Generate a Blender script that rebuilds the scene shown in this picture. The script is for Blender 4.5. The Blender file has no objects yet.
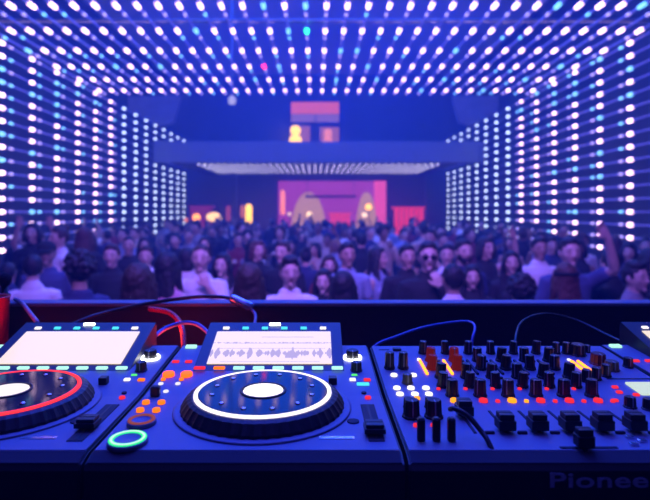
import bpy, bmesh, math, random
from mathutils import Vector, Matrix, Euler, noise
PI = math.pi
S = bpy.context.scene
C = S.collection
random.seed(7)

# ------------------------------------------------------------------ camera, world, lights, exposure
EYE = 2.05
cam_d = bpy.data.cameras.new('camera')
cam = bpy.data.objects.new('camera', cam_d); C.objects.link(cam)
cam.location = (0, 0, EYE); cam.rotation_euler = (PI/2, 0, 0)
cam_d.sensor_width = 36; cam_d.lens = 28.8
cam_d.shift_x = 9/650; cam_d.shift_y = -38/650
cam_d.clip_start = 0.05; cam_d.clip_end = 100
cam_d.dof.use_dof = True; cam_d.dof.focus_distance = 0.76; cam_d.dof.aperture_fstop = 4.4
S.camera = cam
S.view_settings.view_transform = 'Standard'; S.view_settings.look = 'None'
S.view_settings.gamma = 1.0; S.view_settings.exposure = 0.0
S.view_settings.use_curve_mapping = False

W = bpy.data.worlds.new('world'); S.world = W; W.use_nodes = True
bg = W.node_tree.nodes['Background']
bg.inputs[0].default_value = (0.02, 0.035, 0.45, 1); bg.inputs[1].default_value = 0.25

vs = W.node_tree.nodes.new('ShaderNodeVolumeScatter'); vs.inputs['Color'].default_value = (0.16, 0.36, 1, 1)
vs.inputs['Density'].default_value = 0.022; vs.inputs['Anisotropy'].default_value = 0.25   # thin stage haze in the air
W.node_tree.links.new(vs.outputs[0], W.node_tree.nodes['World Output'].inputs['Volume'])

def area(name, loc, target, size, power, col, size_y=None, spread=None):
    d = bpy.data.lights.new(name, 'AREA'); d.energy = power; d.color = col
    d.size = size
    if size_y: d.shape = 'RECTANGLE'; d.size_y = size_y
    if spread: d.spread = spread
    o = bpy.data.objects.new(name, d); C.objects.link(o); o.location = loc
    o.rotation_euler = (Vector(target)-Vector(loc)).to_track_quat('-Z', 'Y').to_euler()
    return o
# blue wash over the booth, violet wash on the crowd, blue washes filling the hall haze
area('booth_wash_light', (0.0, 1.5, 4.6), (0.1, 0.7, 1.7), 2.2, 115, (0.05, 0.055, 1.0))
area('booth_front_light', (0.3, -1.2, 3.4), (0.1, 0.7, 1.8), 1.0, 7, (0.08, 0.07, 1.0))
area('crowd_wash_light', (0.0, 1.2, 5.0), (0, 7.0, 1.4), 3.0, 150, (0.32, 0.14, 1.0), 1.0, 1.7)
area('hall_wash_light', (0, 9.0, 8.2), (0, 9.0, 0), 10, 1900, (0.006, 0.085, 1.0), 10)
area('hall_wash_light', (0, 18.5, 8.2), (0, 18.5, 0), 10, 1000, (0.006, 0.085, 1.0), 8)
area('rear_bar_light', (0.6, 22.5, 3.4), (0.6, 22.0, 1.0), 4, 60, (0.75, 0.15, 0.6), 1.5)
sp = bpy.data.lights.new('red_glow_light', 'POINT'); sp.energy = 0.45; sp.color = (1, 0.05, 0.04); sp.shadow_soft_size = 0.03  # added point lamps without a fixture, for the red glow behind the players
so = bpy.data.objects.new('red_glow_light', sp); C.objects.link(so); so.location = (-0.29, 1.08, 1.80)
sp2 = bpy.data.lights.new('red_glow_light', 'POINT'); sp2.energy = 0.3; sp2.color = (1, 0.05, 0.05); sp2.shadow_soft_size = 0.03
so2 = bpy.data.objects.new('red_glow_light', sp2); C.objects.link(so2); so2.location = (-0.66, 1.02, 1.84)

# ------------------------------------------------------------------ materials
MATS = {}
def mat(name, col, rough=0.5, metal=0.0, emit=None, strength=0.0, coat=0.0, bump=0.0, bscale=80.0, vary=0.0, spec=None):
    if name in MATS: return MATS[name]
    m = bpy.data.materials.new(name); m.use_nodes = True; nt = m.node_tree
    b = nt.nodes['Principled BSDF']
    b.inputs['Base Color'].default_value = (*col, 1); b.inputs['Roughness'].default_value = rough
    b.inputs['Metallic'].default_value = metal
    if spec is not None: b.inputs['Specular IOR Level'].default_value = spec
    if coat: b.inputs['Coat Weight'].default_value = coat; b.inputs['Coat Roughness'].default_value = 0.06
    if emit:
        b.inputs['Emission Color'].default_value = (*emit, 1); b.inputs['Emission Strength'].default_value = strength
    if bump or vary:
        tc = nt.nodes.new('ShaderNodeTexCoord'); n = nt.nodes.new('ShaderNodeTexNoise')
        n.inputs['Scale'].default_value = bscale; n.inputs['Detail'].default_value = 4
        nt.links.new(tc.outputs['Object'], n.inputs['Vector'])
        if bump:
            bp = nt.nodes.new('ShaderNodeBump'); bp.inputs['Strength'].default_value = bump; bp.inputs['Distance'].default_value = 0.01
            nt.links.new(n.outputs['Fac'], bp.inputs['Height']); nt.links.new(bp.outputs['Normal'], b.inputs['Normal'])
        if vary:
            r = nt.nodes.new('ShaderNodeMix'); r.data_type = 'RGBA'
            r.inputs[6].default_value = (*[c*(1-vary) for c in col], 1); r.inputs[7].default_value = (*[min(1, c*(1+vary)) for c in col], 1)
            nt.links.new(n.outputs['Fac'], r.inputs[0]); nt.links.new(r.outputs[2], b.inputs['Base Color'])
    m.cycles.emission_sampling = 'NONE' if (emit and strength and name.startswith('led_')) else 'AUTO'
    MATS[name] = m
    return m
def em(name, col, s, base=None): return mat(name, base or tuple(c*0.04 for c in col), 0.6, emit=col, strength=s, spec=0.08)

M_floor = mat('dark_floor', (0.05, 0.05, 0.06), 0.35, vary=0.3, bscale=3)
M_wall = mat('navy_wall', (0.03, 0.03, 0.05), 0.9, vary=0.2, bscale=1.5)
M_ceil = mat('painted_ceiling', (0.45, 0.45, 0.5), 0.9, vary=0.1, bscale=2)
M_backwall = mat('rear_wall_paint', (0.12, 0.13, 0.17), 0.9, vary=0.15, bscale=1.2)
M_fascia = mat('fascia_paint', (0.24, 0.24, 0.27), 0.8, vary=0.06, bscale=2)
M_steel = mat('dull_steel', (0.3, 0.3, 0.33), 0.45, 0.6)
M_black = mat('black_plastic', (0.012, 0.012, 0.014), 0.5, bump=0.1, bscale=600)
M_rubber = mat('knob_rubber', (0.014, 0.014, 0.018), 0.42)
M_plate = mat('brushed_grey_plate', (0.20, 0.22, 0.30), 0.55, 0.0, bump=0.04, bscale=500)
M_lipm = mat('dark_grey_plate', (0.05, 0.05, 0.065), 0.9, 0.0, spec=0.1)
M_mark = mat('pale_marking', (0.3, 0.3, 0.32), 0.5)
M_groove = mat('dark_groove', (0.02, 0.02, 0.03), 0.7)
M_disc = mat('glossy_jog_top', (0.010, 0.010, 0.02), 0.06, 0.0, spec=0.22)
M_chrome = mat('satin_silver', (0.75, 0.75, 0.78), 0.25, 0.9)
M_booth = mat('black_booth_cloth', (0.035, 0.026, 0.034), 0.85, bump=0.2, bscale=300)
M_ledge = mat('booth_ledge_paint', (0.22, 0.20, 0.25), 0.55, vary=0.08, bscale=20)
M_logo = mat('grey_lettering', (0.38, 0.38, 0.42), 0.4)
E_white = em('lit_white', (1, 0.93, 0.97), 1.3)
E_wht_soft = em('lit_soft_white', (0.85, 0.8, 1.0), 1.1)
E_orange = em('lit_orange', (1, 0.19, 0.005), 1.3)
E_yellow = em('lit_amber', (1, 0.33, 0.01), 1.5)
E_hot = em('lit_hot_orange', (1, 0.07, 0.005), 3.4)
E_meter = em('lit_meter', (1, 0.26, 0.01), 3.2)
E_red = em('lit_red', (1, 0.03, 0.05), 1.0)
E_cyan = em('lit_cyan', (0.08, 0.75, 0.9), 1.2)
E_green = em('lit_green', (0.12, 0.95, 0.2), 1.0)
E_mint = em('lit_mint', (0.45, 0.95, 0.75), 1.2)
E_play = em('lit_play_green', (0.03, 0.90, 0.30), 1.1)
E_play2 = em('lit_play_core', (0.45, 1.0, 0.66), 1.4)

# ------------------------------------------------------------------ mesh helpers
def mesh_from(name, bm, mats, smooth=False):
    bmesh.ops.recalc_face_normals(bm, faces=bm.faces)
    me = bpy.data.meshes.new(name); bm.to_mesh(me); bm.free()
    for m in (mats if isinstance(mats, (list, tuple)) else [mats]): me.materials.append(m)
    if smooth:
        for p in me.polygons: p.use_smooth = True
    return me
def link(name, me, parent=None, loc=(0, 0, 0), rot=(0, 0, 0), scale=(1, 1, 1)):
    o = bpy.data.objects.new(name, me); C.objects.link(o)
    o.location = loc; o.rotation_euler = rot; o.scale = scale
    if parent: o.parent = parent
    return o
def obj(name, bm, m, parent=None, loc=(0, 0, 0), rot=(0, 0, 0), smooth=False):
    return link(name, mesh_from(name, bm, m, smooth), parent, loc, rot)
def tag(o, label, cat, group=None):
    o['label'] = label; o['category'] = cat
    if group: o['group'] = group
    return o
def struct(o): o['kind'] = 'structure'; return o
def thing(name, label, cat, loc=(0, 0, 0), rz=0, group=None):
    o = bpy.data.objects.new(name, None); C.objects.link(o); o.empty_display_size = 0.05
    o.location = loc; o.rotation_euler = (0, 0, rz)
    return tag(o, label, cat, group)
def dup(root, loc=None, rot=None, label=None, group=None):
    r = root.copy(); C.objects.link(r)
    if loc is not None: r.location = loc
    if rot is not None: r.rotation_euler = rot
    if label: r['label'] = label
    if group: r['group'] = group
    for ch in list(root.children):
        c = ch.copy(); C.objects.link(c); c.parent = r
        for g in list(ch.children):
            d = g.copy(); C.objects.link(d); d.parent = c
    return r
def bx(bm, lo, hi, bevel=0.0, seg=2):
    r = bmesh.ops.create_cube(bm, size=1.0)['verts']
    for v in r:
        v.co = Vector([lo[i] + (v.co[i]+0.5)*(hi[i]-lo[i]) for i in range(3)])
    if bevel:
        ed = list({e for v in r for e in v.link_edges})
        bmesh.ops.bevel(bm, geom=ed, offset=bevel, segments=seg, affect='EDGES', profile=0.6)
def box_bm(lo, hi, bevel=0.0, seg=2):
    bm = bmesh.new(); bx(bm, lo, hi, bevel, seg); return bm
def lathe(bm, prof, n=32, c=(0, 0, 0), ripple=0.0, nr=0):
    rings = []
    for r, z in prof:
        if r < 1e-6: rings.append([bm.verts.new((c[0], c[1], c[2]+z))]); continue
        rings.append([bm.verts.new((c[0]+(r*(1+(ripple*(1 if math.cos(nr*2*PI*i/n) > 0 else -1) if nr else 0)))*math.cos(2*PI*i/n),
                                    c[1]+(r*(1+(ripple*(1 if math.cos(nr*2*PI*i/n) > 0 else -1) if nr else 0)))*math.sin(2*PI*i/n), c[2]+z)) for i in range(n)])
    for a, b in zip(rings, rings[1:]):
        if len(a) == 1 and len(b) == 1: continue
        for i in range(n):
            j = (i+1) % n
            if len(a) == 1: bm.faces.new((a[0], b[i], b[j]))
            elif len(b) == 1: bm.faces.new((a[i], a[j], b[0]))
            else: bm.faces.new((a[i], a[j], b[j], b[i]))
    return bm
def tube(bm, pts, radii, n=12, caps=True, up=Vector((0, 1, 0))):
    """loft of elliptical rings along pts; radii: number or (rx, ry)"""
    pts = [Vector(p) for p in pts]; rings = []
    if caps:                                          # rounded ends
        a, b = pts[0], pts[1]; r0 = radii[0] if isinstance(radii[0], (int, float)) else min(radii[0])
        d0 = (a-b).normalized(); e0 = (pts[-1]-pts[-2]).normalized()
        r1 = radii[-1] if isinstance(radii[-1], (int, float)) else min(radii[-1])
        def sc(r, k): return r*k if isinstance(r, (int, float)) else (r[0]*k, r[1]*k)
        pts = [a+d0*r0*0.8, a+d0*r0*0.5] + pts + [pts[-1]+e0*r1*0.5, pts[-1]+e0*r1*0.8]
        radii = [sc(radii[0], 0.45), sc(radii[0], 0.85)] + list(radii) + [sc(radii[-1], 0.85), sc(radii[-1], 0.45)]
    N = len(pts); prev = None
    for i, p in enumerate(pts):
        t = (pts[min(i+1, N-1)] - pts[max(i-1, 0)]).normalized()
        u = up if prev is None else prev
        x = u.cross(t)
        if x.length < 1e-3: x = Vector((1, 0, 0)).cross(t)
        x.normalize(); y = t.cross(x).normalized(); prev = y
        r = radii[i]; rx, ry = (r, r) if isinstance(r, (int, float)) else r
        rings.append([bm.verts.new(p + x*rx*math.cos(2*PI*k/n) + y*ry*math.sin(2*PI*k/n)) for k in range(n)])
    for a, b in zip(rings, rings[1:]):
        for k in range(n): bm.faces.new((a[k], a[(k+1) % n], b[(k+1) % n], b[k]))
    bm.faces.new(rings[0]); bm.faces.new(rings[-1])
def smooth_path(pts, k=6):
    P = [Vector(p) for p in pts]; out = []
    for i in range(len(P)-1):
        p0, p1, p2, p3 = P[max(i-1, 0)], P[i], P[i+1], P[min(i+2, len(P)-1)]
        for j in range(k):
            t = j/k
            out.append(0.5*((2*p1)+(p2-p0)*t+(2*p0-5*p1+4*p2-p3)*t*t+(3*p1-p0-3*p2+p3)*t**3))
    out.append(P[-1]); return out
def ball(bm, c, r, seg=16):
    rr = r if isinstance(r, (tuple, list)) else (r, r, r)
    v = bmesh.ops.create_uvsphere(bm, u_segments=seg, v_segments=max(6, seg*2//3), radius=1.0)['verts']
    for q in v: q.co = Vector((c[0]+q.co.x*rr[0], c[1]+q.co.y*rr[1], c[2]+q.co.z*rr[2]))
    return v
def prism(bm, prof, x0, x1):
    """profile in (y, z), extruded along x"""
    a = [bm.verts.new((x0, y, z)) for y, z in prof]; b = [bm.verts.new((x1, y, z)) for y, z in prof]
    bm.faces.new(a); bm.faces.new(b[::-1]); n = len(prof)
    for i in range(n): bm.faces.new((a[i], b[i], b[(i+1) % n], a[(i+1) % n]))
ORD = ['first', 'second', 'third', 'fourth', 'fifth', 'sixth', 'seventh', 'eighth', 'ninth', 'tenth', 'eleventh', 'twelfth',
       'thirteenth', 'fourteenth', 'fifteenth', 'sixteenth', 'seventeenth', 'eighteenth', 'nineteenth', 'twentieth']

# ------------------------------------------------------------------ the setting
HX, FRONT, BACK, HC = 7.2, 1.45, 24.8, 8.6
struct(obj('floor', box_bm((-HX, -3, -0.1), (HX, BACK+0.3, 0)), M_floor))
struct(obj('wall_left', box_bm((-HX-0.2, -3, 0), (-HX, BACK+0.3, HC)), M_wall))
struct(obj('wall_right', box_bm((HX, -3, 0), (HX+0.2, BACK+0.3, HC)), M_wall))
struct(obj('wall_back', box_bm((-HX, BACK, 0), (HX, BACK+0.25, HC)), M_backwall))
struct(obj('ceiling', box_bm((-HX-0.2, -3, HC), (HX+0.2, BACK+0.3, HC+0.15)), M_ceil))
# mezzanine: fascia beam and its slab
struct(obj('trim_1', box_bm((-5.45, 17.4, EYE+1.66), (5.65, 17.6, EYE+2.36), 0.02), M_fascia))
struct(obj('trim_2', box_bm((-5.2, 17.62, EYE+1.78), (5.2, 24.7, EYE+1.95)), M_wall))
# pillars under the mezzanine
for k, x in enumerate((-3.75, 5.1)):
    struct(obj('trim_%d' % (3+k), box_bm((x-0.13, 23.6, 0), (x+0.13, 23.86, EYE+1.78), 0.015), M_backwall))

# ------------------------------------------------------------------ LED strings
L_pink = mat('led_pink', (0.8, 0.7, 0.8), 0.4, emit=(1.0, 0.64, 0.88), strength=4.0)
L_pink2 = mat('led_lilac', (0.8, 0.7, 0.8), 0.4, emit=(0.55, 0.42, 1.0), strength=1.2)
L_cyan = mat('led_cyan', (0.6, 0.8, 0.9), 0.4, emit=(0.20, 0.70, 1.0), strength=1.6)
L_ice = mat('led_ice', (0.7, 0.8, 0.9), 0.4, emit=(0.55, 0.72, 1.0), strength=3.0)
L_canopy = mat('led_canopy', (0.7, 0.8, 0.9), 0.4, emit=(0.72, 0.72, 1.0), strength=2.8)
L_green = mat('led_green', (0.1, 0.8, 0.3), 0.4, emit=(0.02, 1.0, 0.2), strength=5)
L_red = mat('led_red', (0.9, 0.1, 0.1), 0.4, emit=(1.0, 0.02, 0.08), strength=7)
L_streak = mat('led_streak_glow', (0.35, 0.3, 0.6), 0.4, emit=(0.13, 0.14, 0.85), strength=0.34)  # glowing tubes stand in for the blur streaks trailing from the bulbs
L_streak2 = mat('led_streak_faint', (0.2, 0.2, 0.4), 0.4, emit=(0.13, 0.14, 0.85), strength=0.16)
def capsule_me(name, L, r, m):
    bm = bmesh.new(); tube(bm, [(0, -L/2+r, 0), (0, L/2-r, 0)], [r, r], n=8, up=Vector((0, 0, 1)))
    return mesh_from(name, bm, m, True)
CAPS = {}
def capsule(kind, m):
    L, r = {'a': (0.22, 0.033), 'b': (0.13, 0.024), 'c': (0.15, 0.037), 'd': (0.20, 0.023)}[kind]
    k = (kind, m.name)
    if k not in CAPS: CAPS[k] = capsule_me('bulb', L, r, m)
    return CAPS[k]
TUBES = {}
def tube_me(L, r=0.017, m=None):
    k = (round(L, 2), r, m)
    if k not in TUBES:
        bm = bmesh.new(); tube(bm, [(0, 0, 0), (0, L, 0)], [r, r], n=6, caps=False, up=Vector((0, 0, 1)))
        TUBES[k] = mesh_from('light_streak', bm, m or L_streak, True)
    return TUBES[k]
rl = random.Random(3)
def led_string(label, group, x, z, y0, L, ys, far_ice=99, special=None, second=0.30, kind='a', cy=0.12, ice=None):
    t = thing('led_string', label, 'LED string', (x, y0, z), 0, group)
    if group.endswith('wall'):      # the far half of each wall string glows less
        link('light_streak', tube_me(5.6, 0.015), t); link('light_streak', tube_me(L-5.6, 0.010, L_streak2), t, (0, 5.6, 0))
    else: link('light_streak', tube_me(L), t)
    for y in ys:
        r = rl.random()
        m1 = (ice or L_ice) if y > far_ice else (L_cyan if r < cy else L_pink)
        if special and abs(y-special[0]) < 0.5: m1 = special[1]
        link('bulb', capsule(kind, m1), t, (0, y-y0, -0.0))
        if second and not (group.endswith('wall') and y > 14):
            m2 = L_ice if y > far_ice+2 else (L_cyan if rl.random() < 0.30 else L_pink2)
            link('bulb', capsule('b', m2), t, (0, y-y0+second, 0))
ZC = EYE+3.06
NC = 36
for i in range(NC):
    x = -5.46+i*0.312
    ys = [13.08-1.075*k for k in range(8)]
    spc = (8.6, L_green) if i == 17 else ((10.9, L_red) if i == 14 else None)
    side = ('%s from the left' % ORD[i]) if i < 18 else ('%s from the right' % ORD[NC-1-i])
    led_string('pink-white LED string overhead in the ceiling array, %s%s' % (side, ', with one green bulb' if i == 17 else (', with one red bulb' if i == 14 else '')),
               'overhead LED strings', x, ZC, 5.0, 8.5, ys, special=spc, second=0.34)
NR = 17
for sgn, sd in ((-1, 'left'), (1, 'right')):
    for j in range(NR):
        z = ZC-0.10-j*0.2275
        x0 = 5.5
        off = rl.uniform(-0.0, 0.0)
        ys = [9.1+0.965*k for k in range(14) if not (z < EYE+2.36 and z > EYE+1.66 and 9.1+0.965*k > 17.3)]
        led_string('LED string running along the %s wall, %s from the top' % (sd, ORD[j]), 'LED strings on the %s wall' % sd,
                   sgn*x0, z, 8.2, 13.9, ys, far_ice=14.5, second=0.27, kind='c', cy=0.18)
# canopy of small LED strings under the mezzanine
NK = 38
for i in range(NK):
    x = -4.0+i*(8.15/37)
    side = ('%s from the left' % ORD[i]) if i < 19 else ('%s from the right' % ORD[NK-1-i])
    led_string('short white LED string under the mezzanine canopy, %s' % side, 'LED strings under the mezzanine canopy',
               x, EYE+1.62, 17.5, 4.1, [17.7+0.75*k for k in range(6)], far_ice=0, second=None, kind='d', ice=L_canopy)
# truss pipe crossing over the strings
bm = bmesh.new(); tube(bm, [(-7.1, 8.7, ZC+0.14), (7.1, 8.7, ZC+0.14)], [0.03, 0.03], n=10, caps=False)
tag(obj('truss_pipe', bm, M_steel, smooth=True), 'long horizontal steel pipe crossing above the overhead LED strings', 'pipe')

# ------------------------------------------------------------------ rear of the hall
def pos(px, py, Z): return ((px-316)*Z/520, EYE-(py-212)*Z/520)
def rectbox(name, px0, py0, px1, py1, Z, d, m, label, cat, group=None, parent=None, bevel=0.01, root=None):
    x0, z1 = pos(px0, py0, Z); x1, z0 = pos(px1, py1, Z)
    o = obj(name, box_bm((-(x1-x0)/2, 0, 0), ((x1-x0)/2, d, z1-z0), bevel), m, parent)
    if parent: o.location = ((x0+x1)/2-root[0], Z-root[1], z0-root[2])
    else: o.location = ((x0+x1)/2, Z, z0); tag(o, label, cat, group)
    return o
G_red = em('window_red_glow', (0.66, 0.13, 0.07), 0.9)
G_lilac = em('window_lilac_glow', (0.36, 0.2, 0.5), 0.6)
G_yel = em('window_yellow_glow', (1.0, 0.60, 0.0), 2.0)
G_brn = em('window_brown_glow', (0.42, 0.16, 0.22), 0.7)
G_or = em('lamp_orange_glow', (1.0, 0.36, 0.04), 2.2)
G_warm = em('lamp_warm_glow', (1.0, 0.62, 0.30), 1.6)
M_frame = mat('window_frame_paint', (0.06, 0.07, 0.12), 0.7)
def window(n, x0, y0, x1, y1, panes):
    cx, zt = pos((x0+x1)/2, y0, BACK-0.1)
    _, zb = pos(x0, y1, BACK-0.1)
    hw = (x1-x0)/2*(BACK-0.1)/520; bm = bmesh.new()
    for a, b in (((-hw-0.07, 0, -0.07), (hw+0.07, 0.08, 0)), ((-hw-0.07, 0, zt-zb), (hw+0.07, 0.08, zt-zb+0.07)),
                 ((-hw-0.07, 0, 0), (-hw, 0.08, zt-zb)), ((hw, 0, 0), (hw+0.07, 0.08, zt-zb))): bx(bm, a, b)
    r = bpy.data.objects.new('window_%d' % n, None); C.objects.link(r); r.location = (cx, BACK-0.1, zb); struct(r)
    obj('window_frame', bm, M_frame, r)
    H = zt-zb
    for (a, b, c, d, m) in panes:
        obj('pane', box_bm((-hw+2*hw*a, 0.03, H*b), (-hw+2*hw*c, 0.06, H*d)), m, r)
    return r
w1 = window(1, 291, 102, 339, 122, [(0, 0.42, 1, 1, G_red), (0, 0, 0.49, 0.40, G_lilac), (0.52, 0, 1, 0.40, G_lilac)])
w2 = window(2, 290, 126, 310, 148, [(0, 0, 1, 1, G_brn)])
w3 = window(3, 320, 127, 339, 148, [(0, 0, 1, 1, G_brn)])
# glowing things behind the two lower windows
def lantern(px, py, Z, prof, m, label, name='lantern', cat='lantern', cap=M_steel, group=None):
    x, z = pos(px, py, Z)
    t = thing(name, label, cat, (x, Z, z), 0, group)
    bm = bmesh.new(); lathe(bm, prof, 20); obj('shade', bm, m, t, smooth=True)
    zb = EYE+1.955-z; bm = bmesh.new(); lathe(bm, [(0, zb), (0.14, zb), (0.14, zb+0.03), (0.02, zb+0.05), (0.02, 0.01), (0, 0.01)], 16); obj('stand', bm, M_steel, t, smooth=True)
    zt = prof[-1][1]; bm = bmesh.new(); lathe(bm, [(0, zt-0.005), (0.06, zt-0.005), (0.04, zt+0.06), (0, zt+0.06)], 16); obj('cap', bm, cap, t, smooth=True)
    return t
lantern(295.5, 146, BACK-0.45, [(0, 0), (0.22, 0.02), (0.30, 0.18), (0.26, 0.4), (0.12, 0.5), (0.22, 0.62), (0.24, 0.80), (0.14, 0.93), (0, 0.95)], G_yel,
        'bright yellow two-lobed lantern in the left lower window', 'lantern')
lantern(328, 146, BACK-0.45, [(0, 0), (0.20, 0.0), (0.26, 0.12), (0.16, 0.40), (0.2, 0.6), (0.14, 0.78), (0, 0.8)], em('lamp_salmon', (0.95, 0.3, 0.2), 0.9),
        'salmon pink glowing lantern in the right lower window', 'lantern')
# lit stage backdrop
bx0, bz1 = pos(278, 181, 24.3); bx1, bz0 = pos(386, 230, 24.3)
bd = thing('stage_backdrop', 'large magenta lit backdrop at the far end of the hall', 'backdrop', ((bx0+bx1)/2, 24.4, 0))
hw = (bx1-bx0)/2
obj('panel', box_bm((-hw, 0, 0), (hw, 0.1, bz1), 0.01), em('magenta_panel_glow', (0.42, 0.06, 0.50), 0.75), bd)  # pink light on the wall put in as emission, on the column too
o = obj('panel', box_bm((hw-0.55, -0.12, 0), (hw, -0.01, bz1), 0.01), em('pink_panel_glow', (0.85, 0.10, 0.45), 0.9), bd); o['label'] = 'bright pink column at right end'
def arch_bm(w, h, d=0.06, n=20):
    bm = bmesh.new()
    pr = [(-w, 0)]+[(-w*math.cos(PI*k/n), h*(0.35+0.65*math.sin(PI*k/n))) for k in range(n+1)]+[(w, 0)]
    a = [bm.verts.new((x, 0, z)) for x, z in pr]; b = [bm.verts.new((x, d, z)) for x, z in pr]
    bm.faces.new(a); bm.faces.new(b[::-1])
    for i in range(len(pr)): j = (i+1) % len(pr); bm.faces.new((a[i], b[i], b[j], a[j]))
    return bm
G_tan = em('tan_arch_glow', (0.62, 0.33, 0.30), 0.75)
for (p0, p1, lab) in ((291, 326, 'wide tan lit arch on the left of the magenta backdrop'), (356, 377, 'narrow tan lit arch on the right of the magenta backdrop')):
    xa, za = pos(p0, 192, 24.1); xb, _ = pos(p1, 192, 24.1)
    o = obj('arch_panel', arch_bm((xb-xa)/2, za), G_tan); o.location = ((xa+xb)/2, 24.1, 0); tag(o, lab, 'arch', 'arches on the stage')
xa, za = pos(305, 195, 23.9); xb, zb = pos(356, 198, 23.9); M_bar = mat('bar_purple', (0.1, 0.04, 0.2), 0.6)
lb = thing('lighting_bar', 'dark horizontal lighting bar across the magenta backdrop', 'bar', ((xa+xb)/2, 23.9, zb))
hb_ = (xb-xa)/2; obj('beam', box_bm((-hb_, 0, 0), (hb_, 0.08, za-zb), 0.01), M_bar, lb)
for sx in (-1, 1): obj('hanger', box_bm((sx*(hb_-0.1)-0.015, 0.02, za-zb), (sx*(hb_-0.1)+0.015, 0.05, EYE+1.78-zb)), M_bar, lb)
def tube_lamp(px0, py0, px1, py1, Z, m, label, group=None):
    x0, z1 = pos(px0, py0, Z); x1, z0 = pos(px1, py1, Z); r = (x1-x0)/2
    t = thing('wall_lamp', label, 'lamp', ((x0+x1)/2, Z, z0), 0, group)
    bm = bmesh.new(); lathe(bm, [(0, 0), (r*0.7, 0.03), (r, 0.12), (r, z1-z0-0.12), (r*0.7, z1-z0-0.03), (0, z1-z0)], 16); obj('shade', bm, m, t, smooth=True)
    obj('bracket', box_bm((-0.03, r, (z1-z0)/2-0.05), (0.03, r+0.1, (z1-z0)/2+0.05)), M_steel, t)
tube_lamp(280.5, 190, 285, 215, 24.1, em('lamp_coral', (1, 0.26, 0.2), 1.2), 'tall thin coral lamp at the left edge of the backdrop')
tube_lamp(245.5, 204, 252, 224, 23.4, em('lamp_yellow_bar', (1, 0.55, 0.05), 2.2), 'yellow upright lamp right of the rear pillar')
tube_lamp(240.5, 205, 244.5, 218, 23.6, em('lamp_dim_orange', (0.6, 0.16, 0.08), 0.9), 'dim orange lamp beside the yellow upright lamp')
def globe(px, py, Z, r, m, label, sx=1.0):
    x, z = pos(px, py, Z); t = thing('globe_lamp', label, 'lamp', (x, Z, z-r))
    bm = bmesh.new(); ball(bm, (0, 0, r), (r*sx, r, r), 16); obj('globe', bm, m, t, smooth=True)
    zb = -(z-r)
    bm = bmesh.new(); lathe(bm, [(0, zb+0.002), (0.16, zb+0.002), (0.16, zb+0.03), (0.02, zb+0.05), (0.02, 0.0), (0.05, 0.0), (0.03, 0.02), (0, 0.02)], 16); obj('stand', bm, M_steel, t, smooth=True)
globe(196.5, 217.5, 22.5, 0.17, G_or, 'orange globe lamp low at the rear left beside the wall strings')
globe(214, 217, 22.5, 0.20, G_warm, 'wide cream globe lamp low left of the rear pillar', 1.7)
globe(186, 220, 22.6, 0.09, em('lamp_dim_red', (0.8, 0.2, 0.1), 1.2), 'small dim red globe lamp nearest the left wall')
globe(309.5, 214.5, 22.8, 0.11, em('lamp_ivory', (1, 0.75, 0.5), 2.2), 'small ivory globe lamp in front of the wide arch')
globe(289.5, 214, 22.8, 0.08, em('lamp_ivory2', (0.9, 0.65, 0.6), 1.2), 'tiny ivory globe lamp right of the coral lamp')
globe(368.5, 207, 22.8, 0.14, em('lamp_gold', (1, 0.48, 0.08), 2.4), 'golden globe lamp in front of the narrow arch')
globe(364.5, 215, 22.3, 0.11, em('lamp_ivory3', (0.95, 0.7, 0.6), 1.6), 'ivory globe lamp below the golden one')
def sofa(px0, px1, py, Z, m, label):
    x0, zt = pos(px0, py, Z); x1, _ = pos(px1, py, Z); h = (x1-x0)/2
    t = thing('bar_counter', label, 'bar counter', ((x0+x1)/2, Z, 0))
    obj('top', box_bm((-h-0.05, -0.1, zt-0.06), (h+0.05, 0.5, zt), 0.01), m, t)
    n = 6
    for k in range(n):
        a = -h+2*h*k/n
        obj('front_panel', box_bm((a+0.02, 0, 0), (a+2*h/n-0.02, 0.06, zt-0.07), 0.01), m, t)
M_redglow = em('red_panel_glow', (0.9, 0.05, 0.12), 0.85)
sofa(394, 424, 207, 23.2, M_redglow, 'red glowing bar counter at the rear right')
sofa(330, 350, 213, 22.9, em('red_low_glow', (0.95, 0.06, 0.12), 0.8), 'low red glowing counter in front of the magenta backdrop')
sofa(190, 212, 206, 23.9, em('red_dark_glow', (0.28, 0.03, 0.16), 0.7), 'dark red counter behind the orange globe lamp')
rectbox('wall_sign', 226, 206, 231, 221, 23.9, 0.06, em('sign_dim_red', (0.35, 0.07, 0.16), 0.8), 'narrow dim red upright sign left of the rear pillar', 'sign')
for (a, b, sd) in ((128, 182, 'left'), (452, 498, 'right')):
    xa, zt = pos(a, 96, 17.9); xb, zb = pos(b, 126, 17.9); s = 1 if sd == 'left' else -1
    bm = bmesh.new(); w = (xb-xa)/2; h = zt-zb
    pr = [(-w*s, 0.5*h), (-w*s, h), (w*s, h), (w*s*0.7, 0.1*h), (w*s*0.2, 0.0)]
    va = [bm.verts.new((x, 0, z)) for x, z in pr]; vb = [bm.verts.new((x, 0.08, z)) for x, z in pr]
    bm.faces.new(va); bm.faces.new(vb[::-1])
    for i in range(5): j = (i+1) % 5; bm.faces.new((va[i], vb[i], vb[j], va[j]))
    o = obj('acoustic_panel', bm, mat('acoustic_felt', (0.28, 0.22, 0.26), 0.9, vary=0.3, bscale=2)); o.location = ((xa+xb)/2, 17.9, zb)
    tag(o, 'pale hanging acoustic panel high in the rear %s corner' % sd, 'panel', 'acoustic panels')
xs, zs = pos(232, 98, 13.4)
t = thing('spotlight', 'small pale spotlight hanging at the rear edge of the overhead strings', 'spotlight', (xs, 13.4, zs-0.15))
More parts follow.
